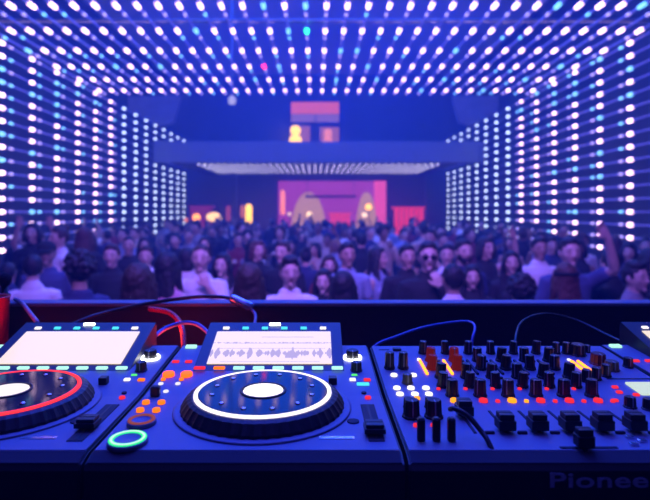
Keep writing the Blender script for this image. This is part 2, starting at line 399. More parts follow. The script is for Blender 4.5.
bm = bmesh.new(); lathe(bm, [(0, 0), (0.09, 0.0), (0.10, 0.12), (0.05, 0.2), (0, 0.2)], 16); obj('housing', bm, em('spot_pale', (0.5, 0.5, 0.9), 0.8), t, smooth=True)
obj('hanging_rod', box_bm((-0.015, -0.015, 0.2), (0.015, 0.015, HC-zs+0.15)), M_steel, t)

# ------------------------------------------------------------------ DJ booth
TABLE = EYE-0.335
st = obj('stage_platform', box_bm((-4.0, -3.0, 0.0), (4.0, 1.34, 0.9), 0.02), M_booth); tag(st, 'low black stage platform carrying the booth', 'stage')
bt = thing('booth_table', 'black table carrying the players and the mixer', 'table', (0, 0.9, 0.9))
obj('table_top', box_bm((-1.7, -0.42, TABLE-0.945), (1.7, 0.315, TABLE-0.9), 0.004), M_booth, bt)
for x in (-1.66, 1.60): obj('side_panel', box_bm((x, -0.40, 0), (x+0.04, 0.31, TABLE-0.947), 0.003), M_booth, bt)
bw = thing('booth_wall', 'long dark booth wall with a pale ledge facing the crowd', 'booth wall', (0, 0.9, 0.9))
obj('front_wall', box_bm((-1.7, 0.325, 0.0), (1.7, 0.358, EYE-0.9-0.222), 0.003), M_booth, bw)
obj('ledge', box_bm((-1.72, 0.315, EYE-0.9-0.2215), (1.72, 0.362, EYE-0.9-0.2125), 0.003), M_ledge, bw)

YF = 0.535                                               # front edge of all the gear
SLOPE = math.atan(0.0786)
GH = 0.0805                                              # gear height above the table
def sv(v): return GH+0.0786*max(0.0, v-0.185)            # surface height above the table at depth v
def lay(u, v, c):
    """drawing-board coordinates -> metres on the gear surface (flat front, gently rising rear)"""
    zo = v+0.565
    zn = zo if zo > 0.717 else 0.2545/(0.3121/zo-0.0814)
    return (c+u)*zn/zo-c, zn-YF
def part(name, me, t, u, v, dz=0.0, rz=0.0):
    u, v = lay(u, v, t['lay_c'])
    o = bpy.data.objects.new(name, me); C.objects.link(o); o.parent = t
    o.location = (u, v, sv(v)+dz); o.rotation_euler = Euler((SLOPE if v > 0.19 else 0.0, 0, rz), 'XYZ'); return o
ME = {}
def me_box(w, d, h, m, bevel=0.0008):
    k = ('b', w, d, h, m.name)
    if k not in ME: ME[k] = mesh_from('cap', box_bm((-w/2, -d/2, -0.001), (w/2, d/2, h), bevel, 1), m)
    return ME[k]
def me_disc(r, h, m, n=24):
    k = ('d', r, h, m.name)
    if k not in ME:
        bm = bmesh.new(); lathe(bm, [(0, -0.001), (r, -0.001), (r, h*0.8), (r*0.9, h), (0, h)], n); ME[k] = mesh_from('disc', bm, m, True)
    return ME[k]
def me_knob(r, h, m, key='k'):
    k = (key, r, h, m.name)
    if k not in ME:
        bm = bmesh.new()
        lathe(bm, [(0, -0.001), (r*1.25, -0.001), (r*1.25, h*0.10), (r*1.08, h*0.16), (r*1.0, h*0.9), (r*0.9, h), (0, h)], 36, ripple=0.035, nr=12)
        ME[k] = mesh_from('knob', bm, m)
    return ME[k]
def knob(t, u, v, r, h, m=None, mark=M_mark, ang=0.0, mats=None):
    o = part('knob', me_knob(r, h, m or M_rubber), t, u, v, 0, ang)
    k = ('km', r, h, mark.name)
    if k not in ME:
        bm = bmesh.new(); bx(bm, (-0.0008, -r*0.2, h-0.0006), (0.0008, -r*0.95, h+0.0005)); bx(bm, (-0.0008, -r*1.10, h*0.15), (0.0008, -r*0.97, h+0.0005))
        ME[k] = mesh_from('pointer', bm, mark)
    link('pointer', ME[k], o)
    return o
def slot(t, u, v0, v1, w=0.004):
    return part('slot', me_box(w, v1-v0, 0.0012, M_groove, 0.0003), t, u, (v0+v1)/2)
def fader(t, u, v, w, d, h, m=None):
    bm = bmesh.new()
    k = ('f', w, d, h)
    if k not in ME:
        bx(bm, (-w/2, -d/2, 0.004), (w/2, d/2, h*0.7), 0.001); bx(bm, (-w/2*0.86, -d/2*0.8, h*0.6), (w/2*0.86, d/2*0.8, h), 0.0012); bx(bm, (-0.0015, -0.004, -0.001), (0.0015, 0.004, 0.006))
        ME[k] = mesh_from('fader_cap', bm, M_rubber)
    o = part('fader_cap', ME[k], t, u, v)
    if ('fl', d, h) not in ME: ME[('fl', d, h)] = mesh_from('pointer', box_bm((-w/2*0.8, -0.0005, h-0.0004), (w/2*0.8, 0.0005, h+0.0004)), M_groove)
    link('pointer', ME[('fl', d, h)], o)
    return o
def gear_profile(D, lip=0.02):
    top = sv(lip)
    return [(0.0, 0.008), (0.0, sv(0)-0.012), (0.004, sv(0)-0.006), (lip, top-0.0015), (0.185, sv(0.185)-0.0015), (D-0.01, sv(D-0.01)-0.0015), (D, sv(D)-0.010), (D, 0.008)]
def gear_body(t, w, D):
    bm = bmesh.new(); prism(bm, gear_profile(D), -w/2, w/2)
    bmesh.ops.bevel(bm, geom=[e for e in bm.edges if abs(e.verts[0].co.x-e.verts[1].co.x) < 1e-6], offset=0.002, segments=2, affect='EDGES')
    obj('body', bm, M_black, t)
    bm = bmesh.new(); prism(bm, [(0.0035, sv(0)-0.007), (0.02, sv(0.02)-0.0018), (0.02, sv(0.02)-0.0005), (0.0035, sv(0)-0.0052)], -w/2+0.003, w/2-0.003)
    obj('front_lip', bm, M_lipm, t)
    bm = bmesh.new(); prism(bm, [(0.02, sv(0.02)-0.003), (0.0215, sv(0.0215)), (0.185, sv(0.185)), (D-0.012, sv(D-0.012)), (D-0.011, sv(D-0.011)-0.003), (0.185, sv(0.185)-0.003)], -w/2+0.003, w/2-0.003)
    obj('top_plate', bm, M_plate, t)
    for sx in (-1, 1):
        for y in (0.04, D-0.04):
            bm = bmesh.new(); lathe(bm, [(0, -0.0005), (0.015, -0.0005), (0.017, 0.009), (0, 0.009)], 20); obj('foot', bm, M_rubber, t, (sx*(w/2-0.04), y, 0), smooth=True)

def screen_material(name, strength, detail):
    m = bpy.data.materials.new(name); m.use_nodes = True; nt = m.node_tree; b = nt.nodes['Principled BSDF']
    b.inputs['Base Color'].default_value = (0.05, 0.05, 0.05, 1); b.inputs['Roughness'].default_value = 0.15
    b.inputs['Emission Strength'].default_value = strength
    if not detail:
        b.inputs['Emission Color'].default_value = (1, 0.81, 0.64, 1); return m
    tc = nt.nodes.new('ShaderNodeTexCoord'); sep = nt.nodes.new('ShaderNodeSeparateXYZ'); nt.links.new(tc.outputs['Generated'], sep.inputs[0])
    def math_(op, a, b_=None, c=None):
        n = nt.nodes.new('ShaderNodeMath'); n.operation = op
        for i, q in enumerate((a, b_, c)):
            if q is None: continue
            if hasattr(q, 'links'): nt.links.new(q, n.inputs[i])
            else: n.inputs[i].default_value = q
        return n.outputs[0]
    X, Y = sep.outputs[0], sep.outputs[1]
    def band(a, lo, hi): return math_('MULTIPLY', math_('GREATER_THAN', a, lo), math_('LESS_THAN', a, hi))
    # waveform strip: noise amplitude along x mirrored about a centre line
    def wave(cy, amp, sc):
        comb = nt.nodes.new('ShaderNodeCombineXYZ'); nt.links.new(math_('MULTIPLY', X, sc), comb.inputs[0]); comb.inputs[1].default_value = cy*10
        nz = nt.nodes.new('ShaderNodeTexNoise'); nz.inputs['Scale'].default_value = 1.0; nz.inputs['Detail'].default_value = 3; nt.links.new(comb.outputs[0], nz.inputs['Vector'])
        a = math_('MULTIPLY', math_('MAXIMUM', math_('SUBTRACT', nz.outputs['Fac'], 0.42), 0.0), amp)
        return math_('LESS_THAN', math_('ABSOLUTE', math_('SUBTRACT', Y, cy)), a)
    acc = wave(0.30, 0.75, 26)
    for cy, amp, sc in ((0.62, 0.12, 60),): acc = math_('MAXIMUM', acc, wave(cy, amp, sc))
    for lo, hi, xa, xb in ((0.60, 0.612, 0.1, 0.95), (0.80, 0.815, 0.4, 0.85), (0.44, 0.452, 0.05, 0.95), (0.05, 0.06, 0.1, 0.9)):
        acc = math_('MAXIMUM', acc, math_('MULTIPLY', band(Y, lo, hi), band(X, xa, xb)))
    acc = math_('MAXIMUM', acc, math_('MULTIPLY', band(Y, 0.16, 0.32), band(X, 0.62, 0.72)))
    mx = nt.nodes.new('ShaderNodeMix'); mx.data_type = 'RGBA'; nt.links.new(math_('MULTIPLY', acc, 0.75), mx.inputs[0])
    mx.inputs[6].default_value = (1, 0.80, 0.63, 1); mx.inputs[7].default_value = (0.34, 0.25, 0.24, 1)
    nt.links.new(mx.outputs[2], b.inputs['Emission Color'])
    return m
SCR_plain = screen_material('screen_plain', 1.0, False)
SCR_wave = screen_material('screen_waveform', 1.0, True)
M_housing = mat('screen_housing', (0.035, 0.035, 0.045), 0.45)

def media_player(label, x, y, rz, scr, ringm, labelm, hot_first):
    t = thing('media_player', label, 'DJ media player', (x, y, TABLE), rz, 'media players on the booth'); t['lay_c'] = -0.074
    Wd = 0.332; D = 0.405
    gear_body(t, Wd, D)
    # screen housing: wedge rising to the back
    s0, s1 = 0.247, 0.378
    def hz_(v): return 0.335-0.2425+(v-0.289)*0.335
    hb = [(0.273, sv(0.273)-0.004), (0.2735, sv(0.273)), (0.2775, hz_(0.2775)), (0.412, hz_(0.412)), (0.416, hz_(0.412)-0.006), (0.416, sv(0.39)-0.05), (0.4055, sv(0.39)-0.05), (0.4055, sv(0.39)-0.004)]
    bm = bmesh.new(); prism(bm, hb, -0.118, 0.118)
    hs = obj('screen_housing', bm, M_housing, t)
    ang = math.atan(0.335); L = 0.090/math.cos(ang)
    yc = 0.3355
    bm = box_bm((-0.0995, -L/2, 0.0), (0.0995, L/2, 0.0015))
    o = obj('screen', bm, scr, hs, (0, yc, hz_(yc)+0.0004), (ang, 0, 0))
    # buttons above the screen
    for k, m in enumerate((E_white, E_cyan, E_cyan, E_cyan, E_cyan, E_white)):
        bm = box_bm((-0.0055, -0.003, -0.001), (0.0055, 0.003, 0.0025), 0.0006, 1)
        yk = 0.3925; obj('button', bm, m, hs, (-0.086+k*0.0345, yk, hz_(yk)), (ang, 0, 0))
    yk = 0.4045; obj('status_light', box_bm((-0.010, -0.0025, -0.001), (0.010, 0.0025, 0.003), 0.001, 1), em('status_white', (0.9, 1, 0.95), 6), hs, (0.0, yk, hz_(yk)), (ang, 0, 0))
    # hot cue row
    cols = hot_first+[E_mint]*(8-len(hot_first))
    for k in range(8): part('hot_cue_pad', me_box(0.0175, 0.006, 0.003, cols[k]), t, -0.1071+k*0.0306, 0.2440, 0.004)
    # jog wheel
    jc = (0.0045, 0.1205)   # board coordinates
    jog = bpy.data.objects.new('jog_wheel', None)
    bm = bmesh.new(); lathe(bm, [(0, 0), (0.1135, 0), (0.115, 0.0012), (0.1135, 0.0025), (0.110, 0.0025), (0, 0.0025)], 72)
    part('jog_surround', mesh_from('jog_surround', bm, M_plate, True), t, *jc)
    bm = bmesh.new(); lathe(bm, [(0, 0.001), (0.1055, 0.001), (0.1050, 0.006), (0.0975, 0.0165), (0.0920, 0.019), (0, 0.019)], 144, ripple=0.006, nr=48)
    jw = part('jog_wheel', mesh_from('jog_wheel', bm, M_black), t, *jc)
    bm = bmesh.new(); lathe(bm, [(0.0838, 0.0185), (0.0892, 0.0185), (0.0890, 0.0212), (0.0865, 0.0220), (0.0840, 0.0212), (0.0838, 0.0185)], 96)
    link('light_ring', mesh_from('light_ring', bm, ringm, True), jw)
    bm = bmesh.new(); lathe(bm, [(0, 0.0180), (0.0838, 0.0180), (0.0838, 0.0206), (0.0825, 0.0212), (0.0295, 0.0210), (0.0, 0.0210)], 96)
    link('jog_top', mesh_from('jog_top', bm, M_disc, False), jw)
    bm = bmesh.new(); lathe(bm, [(0, 0.0208), (0.0262, 0.0208), (0.0258, 0.0218), (0.0, 0.0218)], 64)
    link('jog_display', mesh_from('jog_display', bm, labelm, False), jw)
    bm = bmesh.new(); lathe(bm, [(0.0275, 0.0208), (0.0305, 0.0208), (0.030, 0.0222), (0.0275, 0.0222), (0.0275, 0.0208)], 64)
    link('bezel', mesh_from('bezel', bm, M_black, True), jw)
    k = 'glint_dot'
    if k not in ME:
        bm = bmesh.new(); lathe(bm, [(0, 0.0), (0.0035, 0.0), (0.0028, 0.0012), (0, 0.0018)], 16); ME[k] = mesh_from('glint_dot', bm, M_chrome, True)  # silver dots stand in for LED reflections on the glossy jog top
    for q in range(12):
        a = 2*PI*(q+0.5)/12; link('glint_dot', ME[k], jw, (0.066*math.cos(a), 0.066*math.sin(a), 0.0212))
    # play and cue
    def ring_button(u, v, r, m, m2):
        bm = bmesh.new(); lathe(bm, [(0, 0), (r*1.0, 0), (r, 0.004), (r*0.96, 0.0055), (r*0.66, 0.0055), (r*0.62, 0.0048), (0, 0.0048)], 48)
        o = part('ring_button', mesh_from('ring_button', bm, M_plate, True), t, u, v)
        bm = bmesh.new(); lathe(bm, [(r*0.66, 0.005), (r*0.95, 0.005), (r*0.93, 0.0066), (r*0.68, 0.0066), (r*0.66, 0.005)], 48)
        link('light_ring', mesh_from('light_ring', bm, m, True), o)
        if m2:
            bm = bmesh.new(); lathe(bm, [(r*0.74, 0.0066), (r*0.87, 0.0066), (r*0.85, 0.0072), (r*0.76, 0.0072), (r*0.74, 0.0066)], 48)
            link('light_core', mesh_from('light_core', bm, m2, True), o)
    ring_button(-0.1405, 0.0275, 0.0215, E_play if ringm is E_ringw else em('play_dim', (0.05, 0.5, 0.2), 0.8), E_play2 if ringm is E_ringw else None)
    ring_button(-0.1400, 0.0730, 0.0170, em('cue_dim', (0.75, 0.16, 0.12), 0.35), None)
    for u, v in ((-0.153, 0.129), (-0.1322, 0.129), (-0.153, 0.1065), (-0.1322, 0.1065)):
        part('pad_button', me_disc(0.0050, 0.004, E_orange), t, u, v)
    part('lever_switch', me_box(0.0125, 0.010, 0.014, M_rubber, 0.002), t, -0.1475, 0.152)
    for u in (-0.1502, -0.1228):
        part('loop_button', me_disc(0.0088, 0.005, E_hot), t, u, 0.2262)
    for u in (-0.1535, -0.1265): part('small_button', me_disc(0.0035, 0.003, E_orange), t, u, 0.2095)
    for u, v in ((-0.1527, 0.1945), (-0.1278, 0.1945), (-0.1376, 0.168)): part('indicator', me_disc(0.0038, 0.002, E_wht_soft), t, u, v)
    for u in (-0.1545, -0.1333): part('small_button', me_box(0.011, 0.006, 0.003, E_red), t, u, 0.2813)
    part('eject_button', me_box(0.019, 0.010, 0.004, E_mint), t, -0.146, 0.3518)
    # right side
    o = knob(t, 0.1345, 0.300, 0.0095, 0.014)
    bm = bmesh.new(); lathe(bm, [(0.0125, 0), (0.0152, 0), (0.0150, 0.003), (0.0128, 0.003), (0.0125, 0)], 32); part('selector_light', mesh_from('selector_light', bm, em('selector_white', (0.9, 0.92, 1), 7), True), t, 0.1345, 0.300)
    knob(t, 0.1370, 0.2465, 0.0075, 0.014)
    part('indicator', me_box(0.009, 0.004, 0.002, E_green), t, 0.1325, 0.2270)
    part('indicator', me_box(0.009, 0.006, 0.003, E_white), t, 0.1285, 0.2085)
    part('indicator', me_box(0.010, 0.006, 0.003, E_orange if scr is SCR_plain else E_red), t, 0.1500, 0.2075)
    if scr is SCR_wave: part('indicator', me_box(0.018, 0.006, 0.003, E_cyan), t, 0.1424, 0.192)
    part('indicator', me_disc(0.0042, 0.003, E_red), t, 0.1449, 0.1443)
    part('switch_cap', me_box(0.012, 0.011, 0.010, M_rubber), t, 0.0985, 0.197)
    slot(t, 0.1430, 0.024, 0.1335, 0.018); part('slot_line', me_box(0.003, 0.1035, 0.0016, M_black, 0.0002), t, 0.1430, 0.0787)
    fader(t, 0.1430, 0.049 if scr is SCR_wave else 0.062, 0.024, 0.022, 0.014)
    part('reset_button', me_disc(0.0075, 0.0015, M_groove), t, 0.1200, 0.0790)
    part('reset_button', me_disc(0.0035, 0.002, M_groove), t, 0.1410, 0.163)
    part('name_plate', me_box(0.040, 0.006, 0.0008, M_chrome, 0.0002), t, 0.098, 0.040)
    return t
E_ringw = em('lit_ring_white', (0.95, 0.85, 0.95), 1.6)
E_ringr = em('lit_ring_red', (1.0, 0.035, 0.05), 1.6)
E_disp = em('jog_display_white', (0.95, 0.86, 0.90), 1.5)
E_disp2 = em('jog_display_cream', (0.95, 0.88, 0.88), 1.1)
media_player('black media player in the middle with white jog ring and waveform screen', -0.0740, YF, 0, SCR_wave, E_ringw, E_disp, [E_red, E_orange])
media_player('black media player at the left with red jog ring and blank bright screen', -0.4095, YF, 0, SCR_plain, E_ringr, E_disp2, [E_cyan])
media_player('black media player at the right edge beyond the mixer', 0.6830, YF+0.007, math.radians(1.0), SCR_plain, em('lit_ring_dim', (0.8, 0.8, 1), 0.8), E_disp2, [E_red])

# ------------------------------------------------------------------ mixer
mx0, mx1 = 0.0965, 0.508; mxc = (mx0+mx1)/2
mx = thing('dj_mixer', 'wide black mixer crowded with knobs and faders right of the players', 'DJ mixer', (mxc, YF, TABLE)); mx['lay_c'] = mxc
gear_body(mx, mx1-mx0, 0.402)
U = lambda x: x-mxc
M_redspill = em('red_spill_knob', (0.30, 0.015, 0.012), 0.35)  # red light beside the meters put into these knobs as weak emission
CH = [0.187+0.0386*i for i in range(6)]
rk = random.Random(5)
for i, cx in enumerate(CH):
    for r_, (v, rr, hh) in enumerate(((0.3235, 0.0062, 0.021), (0.288, 0.0070, 0.022), (0.2535, 0.0070, 0.022), (0.219, 0.0070, 0.022), (0.1865, 0.0066, 0.021))):
        knob(mx, U(cx-0.0045 if r_ % 2 == 0 else cx+0.0005), v, rr, hh, M_redspill if i < 2 and r_ in (1, 2) else None, ang=rk.uniform(-1.2, 1.2))
        if r_ < 4: part('small_button', me_box(0.007, 0.006, 0.003, M_rubber), mx, U(cx+0.0125), v-0.004)
    knob(mx, U(cx+0.0015), 0.1545, 0.0074, 0.023, ang=rk.uniform(-1, 1))
    part('indicator', me_disc(0.0030, 0.002, E_red), mx, U(cx-0.0125), 0.1765)
    part('cue_button', me_disc(0.0058, 0.004, (E_yellow, E_red, E_yellow, E_red, E_red, E_red)[i]), mx, U(cx-0.0005), 0.1345)
    part('small_button', me_disc(0.0030, 0.003, E_yellow if i == 2 else E_red), mx, U(cx+0.0185), 0.1335)
    slot(mx, U(cx), 0.045, 0.112, 0.0035)
    fader(mx, U(cx), 0.0915 if i == 0 else 0.055, 0.0195, 0.019, 0.022)
    part('switch_cap', me_box(0.011, 0.004, 0.003, M_groove), mx, U(cx+0.0185), 0.0500)
    # level meter
    lit = i < 2
    part('level_meter', me_box(0.0036, 0.058, 0.003, E_meter if lit else M_groove, 0.0002), mx, U(cx-0.0170+(0.0 if i else 0.0)), 0.258)
for ux in (0.4165, 0.4270): part('level_meter', me_box(0.0036, 0.052, 0.003, E_meter, 0.0002), mx, U(ux), 0.258)
part('peak_light', me_box(0.005, 0.006, 0.0025, em('lit_peak', (1, 0.75, 0.5), 3)), mx, U(0.1695), 0.291)
part('peak_light', me_box(0.005, 0.006, 0.0025, E_white), mx, U(0.4160), 0.290)
# crossfader
part('slot', me_box(0.062, 0.004, 0.0012, M_groove, 0.0003), mx, U(0.3060), 0.0180)
fader(mx, U(0.2990), 0.0150, 0.018, 0.013, 0.023)
# headphone and microphone section at the left
for u, v in ((0.1185, 0.2255), (0.1480, 0.2255), (0.1157, 0.1785), (0.1357, 0.1785), (0.1572, 0.1785), (0.1168, 0.1585), (0.1376, 0.1585), (0.1571, 0.1585)):
    part('cue_button', me_disc(0.0053, 0.003, E_white, 16), mx, U(u), v)
part('indicator', me_disc(0.0042, 0.003, E_yellow), mx, U(0.1375), 0.1425)
knob(mx, U(0.1160), 0.2560, 0.0068, 0.026); knob(mx, U(0.1375), 0.2560, 0.0068, 0.026)
knob(mx, U(0.1340), 0.1985, 0.0065, 0.014, mat('olive_knob', (0.10, 0.09, 0.05), 0.5))
part('switch_cap', me_box(0.014, 0.010, 0.004, M_rubber), mx, U(0.1405), 0.338)
part('marking', me_box(0.018, 0.003, 0.0006, M_groove, 0.0001), mx, U(0.1185), 0.340)
for u in (0.1205, 0.1485): knob(mx, U(u), 0.091, 0.0092, 0.022, mat('wide_black_knob', (0.010, 0.010, 0.012), 0.5)); knob(mx, U(u), 0.118, 0.0050, 0.013)
for u in (0.1215, 0.1425): part('indicator', me_disc(0.0032, 0.003, E_red), mx, U(u), 0.0675)
for u, v in ((0.1210, 0.034), (0.1385, 0.034), (0.1560, 0.034)):
    part('lever_switch', me_box(0.0085, 0.009, 0.026, M_rubber, 0.002), mx, U(u), v)
# master and effects section at the right
for (u, v, r, h, m) in ((0.4440, 0.318, 0.011, 0.018, None), (0.4560, 0.276, 0.0105, 0.017, mat('red_knob', (0.10, 0.012, 0.012), 0.5)), (0.4630, 0.250, 0.0095, 0.014, mat('olive_knob', (0.1, 0.09, 0.05), 0.5)),
                        (0.4960, 0.262, 0.0065, 0.015, None), (0.4660, 0.330, 0.005, 0.012, None), (0.4400, 0.225, 0.0065, 0.018, None), (0.4125, 0.118, 0.0065, 0.014, None), (0.4330, 0.112, 0.0065, 0.014, None)):
    knob(mx, U(u), v, r, h, m)
knob(mx, U(0.4100), 0.3235, 0.0058, 0.019); knob(mx, U(0.4270), 0.3235, 0.0058, 0.019); knob(mx, U(0.4000), 0.205, 0.0062, 0.018); knob(mx, U(0.4190), 0.213, 0.0062, 0.018)
part('section_line', me_box(0.070, 0.0018, 0.001, M_groove, 0.0002), mx, U(0.470), 0.2130)
part('display', me_box(0.052, 0.040, 0.003, em('effect_display', (0.66, 0.80, 0.72), 0.95), 0.0005), mx, U(0.4780), 0.1760)
for u, v in ((0.4292, 0.1815), (0.4255, 0.1645), (0.4440, 0.1560), (0.4030, 0.1359)): part('small_button', me_box(0.008, 0.0055, 0.003, E_red), mx, U(u), v)
for u, v in ((0.3600, 0.024), (0.3740, 0.031), (0.3650, 0.040), (0.3850, 0.024)): part('small_button', me_box(0.009, 0.006, 0.003, M_chrome), mx, U(u), v)
for u, v in ((0.452, 0.112), (0.474, 0.112), (0.452, 0.085), (0.474, 0.085)): part('small_button', me_box(0.010, 0.008, 0.004, M_rubber), mx, U(u), v)
for u in (0.445, 0.480): knob(mx, U(u), 0.052, 0.009, 0.015)
# lettering on the front
cu = bpy.data.curves.new('logo', 'FONT'); cu.body = 'Pioneer DJ'; cu.size = 0.0215; cu.extrude = 0.0004; cu.offset = 0.0003; cu.space_character = 1.04
to = bpy.data.objects.new('tmp', cu); C.objects.link(to)
bpy.context.view_layer.update(); dg = bpy.context.evaluated_depsgraph_get()
lm = bpy.data.meshes.new_from_object(to.evaluated_get(dg)); bpy.data.objects.remove(to)
lm.materials.clear(); lm.materials.append(M_logo)
for v in lm.vertices: v.co.x *= 1.70
lg = link('logo', lm, mx, (U(0.2385), -0.0004, 0.0520), (PI/2, 0, 0)); lg['label'] = 'faint grey maker lettering on the black front'

# ------------------------------------------------------------------ cables and small things on the booth
def cable(name, pts, r, m, label, cat='cable', group=None):
    bm = bmesh.new(); pp = smooth_path(pts, 7); tube(bm, pp, [r]*len(pp), n=8)
    return tag(obj(name, bm, m, smooth=True), label, cat, group)
def at(px, py, Z): return ((px-316)*Z/520, Z, EYE-(py-212)*Z/520)
M_cblk = mat('black_cable', (0.015, 0.015, 0.02), 0.4); M_cblu = mat('blue_cable', (0.12, 0.16, 0.5), 0.4)
M_cred = mat('red_cable', (0.6, 0.03, 0.03), 0.4); M_cgry = mat('grey_cable', (0.28, 0.27, 0.36), 0.4)
cable('cable', [at(60, 330, 1.10), at(88, 318, 1.14), at(112, 311, 1.18), at(150, 303, 1.2), at(195, 297, 1.2), at(222, 297, 1.21), at(234, 300, 1.21)], 0.0042, M_cblk, 'black cable arching over the ledge to a silver plug')
pl = thing('cable_plug', 'silver plug lying on the ledge at the end of the black cable', 'plug', at(233, 299.0, 1.205), 0)
bm = bmesh.new(); tube(bm, [(0, 0, 0), (0.040, 0, -0.018)], [0.0105, 0.0105], n=16); obj('housing', bm, M_chrome, pl, smooth=True)
bm = bmesh.new(); tube(bm, [(0.036, 0, -0.016), (0.044, 0, -0.022)], [0.005, 0.004], n=12); obj('collar', bm, M_cblk, pl, smooth=True)
cable('cable', [at(250, 308, 1.21), at(255, 314, 1.18), at(255, 322, 1.12), at(252, 332, 1.05)], 0.0035, M_cgry, 'short grey cable dropping from the silver plug behind the middle player')
cable('cable', [at(155, 336, 1.02), at(166, 328, 1.06), at(182, 323, 1.08), at(196, 324, 1.06), at(208, 333, 1.0), at(212, 345, 0.95)], 0.0042, M_cblu, 'blue cable looping between the left and middle players')
cable('cable', [at(150, 309, 1.16), at(168, 312, 1.16), at(178, 320, 1.13), at(183, 332, 1.08), at(184, 350, 1.04)], 0.0060, M_cred, 'red lit cable hanging behind the left player')
cable('cable', [(0.100, 0.965, TABLE+0.004), at(372, 350, 0.965), at(398, 336, 1.0), at(425, 327, 1.05), at(455, 322, 1.08), at(470, 322, 1.06), at(475, 328, 1.02), at(472, 345, 0.99), (0.30, 0.985, TABLE+0.004)], 0.0026, M_cblu, 'thin blue cable arching behind the mixer back edge')
cable('cable', [(0.375, 0.985, TABLE+0.005), at(515, 345, 1.0), at(522, 322, 1.1), at(545, 314, 1.14), at(575, 320, 1.14), at(605, 334, 1.08), at(630, 346, 1.0)], 0.0030, M_cblk, 'thin black cable sagging behind the mixer right half')
zf = lambda z: z
cable('cable', [(0.156, 0.604, TABLE+0.106), (0.160, 0.598, TABLE+0.1085), (0.172, 0.590, TABLE+0.104), (0.183, 0.578, TABLE+0.092), (0.188, 0.566, TABLE+0.084), (0.190, 0.556, TABLE+0.070), (0.190, 0.553, TABLE+0.02)], 0.0030, M_cblk, 'black cable running over the mixer front left corner')
cable('cable', [at(15, 299, 1.24), at(22, 303, 1.2), at(30, 313, 1.1), at(37, 322, 1.02)], 0.0045, M_cgry, 'grey cable leaning off the ledge behind the left player')
# red cup at left edge
rc = thing('drinking_cup', 'tall red cup standing at the left end behind the player', 'cup', (-0.700, 1.12, TABLE))
bm = bmesh.new(); lathe(bm, [(0, 0), (0.030, 0), (0.036, 0.150), (0.038, 0.152), (0.036, 0.154), (0.033, 0.150), (0.028, 0.004), (0, 0.004)], 32); obj('cup_wall', bm, mat('red_cup', (0.75, 0.05, 0.04), 0.35), rc, smooth=True)
bm = bmesh.new(); tube(bm, [(0.0, 0.0, 0.02), (0.012, 0.0, 0.165)], [0.003, 0.003], n=8); obj('straw', bm, M_mark, rc, smooth=True)
# handheld microphone resting on the ledge
mc = thing('microphone', 'black ball-headed microphone standing on the ledge at far left', 'microphone', (at(4.5, 300, 1.28)[0], 1.28, EYE-0.207))
bm = bmesh.new(); lathe(bm, [(0, 0), (0.014, 0), (0.014, 0.004), (0.008, 0.008), (0.008, 0.024), (0, 0.024)], 20); obj('base', bm, M_rubber, mc, smooth=True)
bm = bmesh.new(); ball(bm, (0, 0, 0.040), (0.0165, 0.0165, 0.0175), 20); obj('foam_head', bm, mat('foam', (0.01, 0.01, 0.012), 0.95, bump=0.5, bscale=900), mc, smooth=True)

# ------------------------------------------------------------------ people
def skinmat(name, col): return mat(name, col, 0.45, vary=0.06, bscale=12)
SKINS = [skinmat('skin_light', (0.62, 0.43, 0.36)), skinmat('skin_tan', (0.46, 0.29, 0.22)), skinmat('skin_olive', (0.54, 0.36, 0.28)), skinmat('skin_dark', (0.24, 0.13, 0.09))]
HAIRS = {'black': mat('hair_black', (0.012, 0.010, 0.012), 0.55, bump=0.6, bscale=60), 'brown': mat('hair_brown', (0.05, 0.025, 0.015), 0.55, bump=0.6, bscale=60),
         'auburn': mat('hair_auburn', (0.09, 0.03, 0.02), 0.55, bump=0.6, bscale=60), 'fair': mat('hair_fair', (0.30, 0.19, 0.09), 0.55, bump=0.6, bscale=60)}
CLOTH = {'white': (0.80, 0.80, 0.82), 'black': (0.015, 0.015, 0.018), 'navy': (0.03, 0.04, 0.12), 'grey': (0.25, 0.25, 0.28), 'light blue': (0.28, 0.36, 0.52),
         'dark red': (0.20, 0.02, 0.03), 'beige': (0.5, 0.42, 0.34), 'blue': (0.06, 0.08, 0.20), 'pink': (0.6, 0.3, 0.4)}
def cloth(c): return mat('cloth_'+c.replace(' ', '_'), CLOTH[c], 0.85, bump=0.35, bscale=9)
M_eye = mat('eye', (0.05, 0.035, 0.03), 0.5); M_lip = mat('lip', (0.42, 0.22, 0.19), 0.5); M_brow = mat('brow', (0.03, 0.02, 0.02), 0.8)
M_sclera = mat('sclera', (0.48, 0.38, 0.34), 0.3)
M_trouser = mat('dark_trousers', (0.02, 0.022, 0.035), 0.85, bump=0.3, bscale=15)
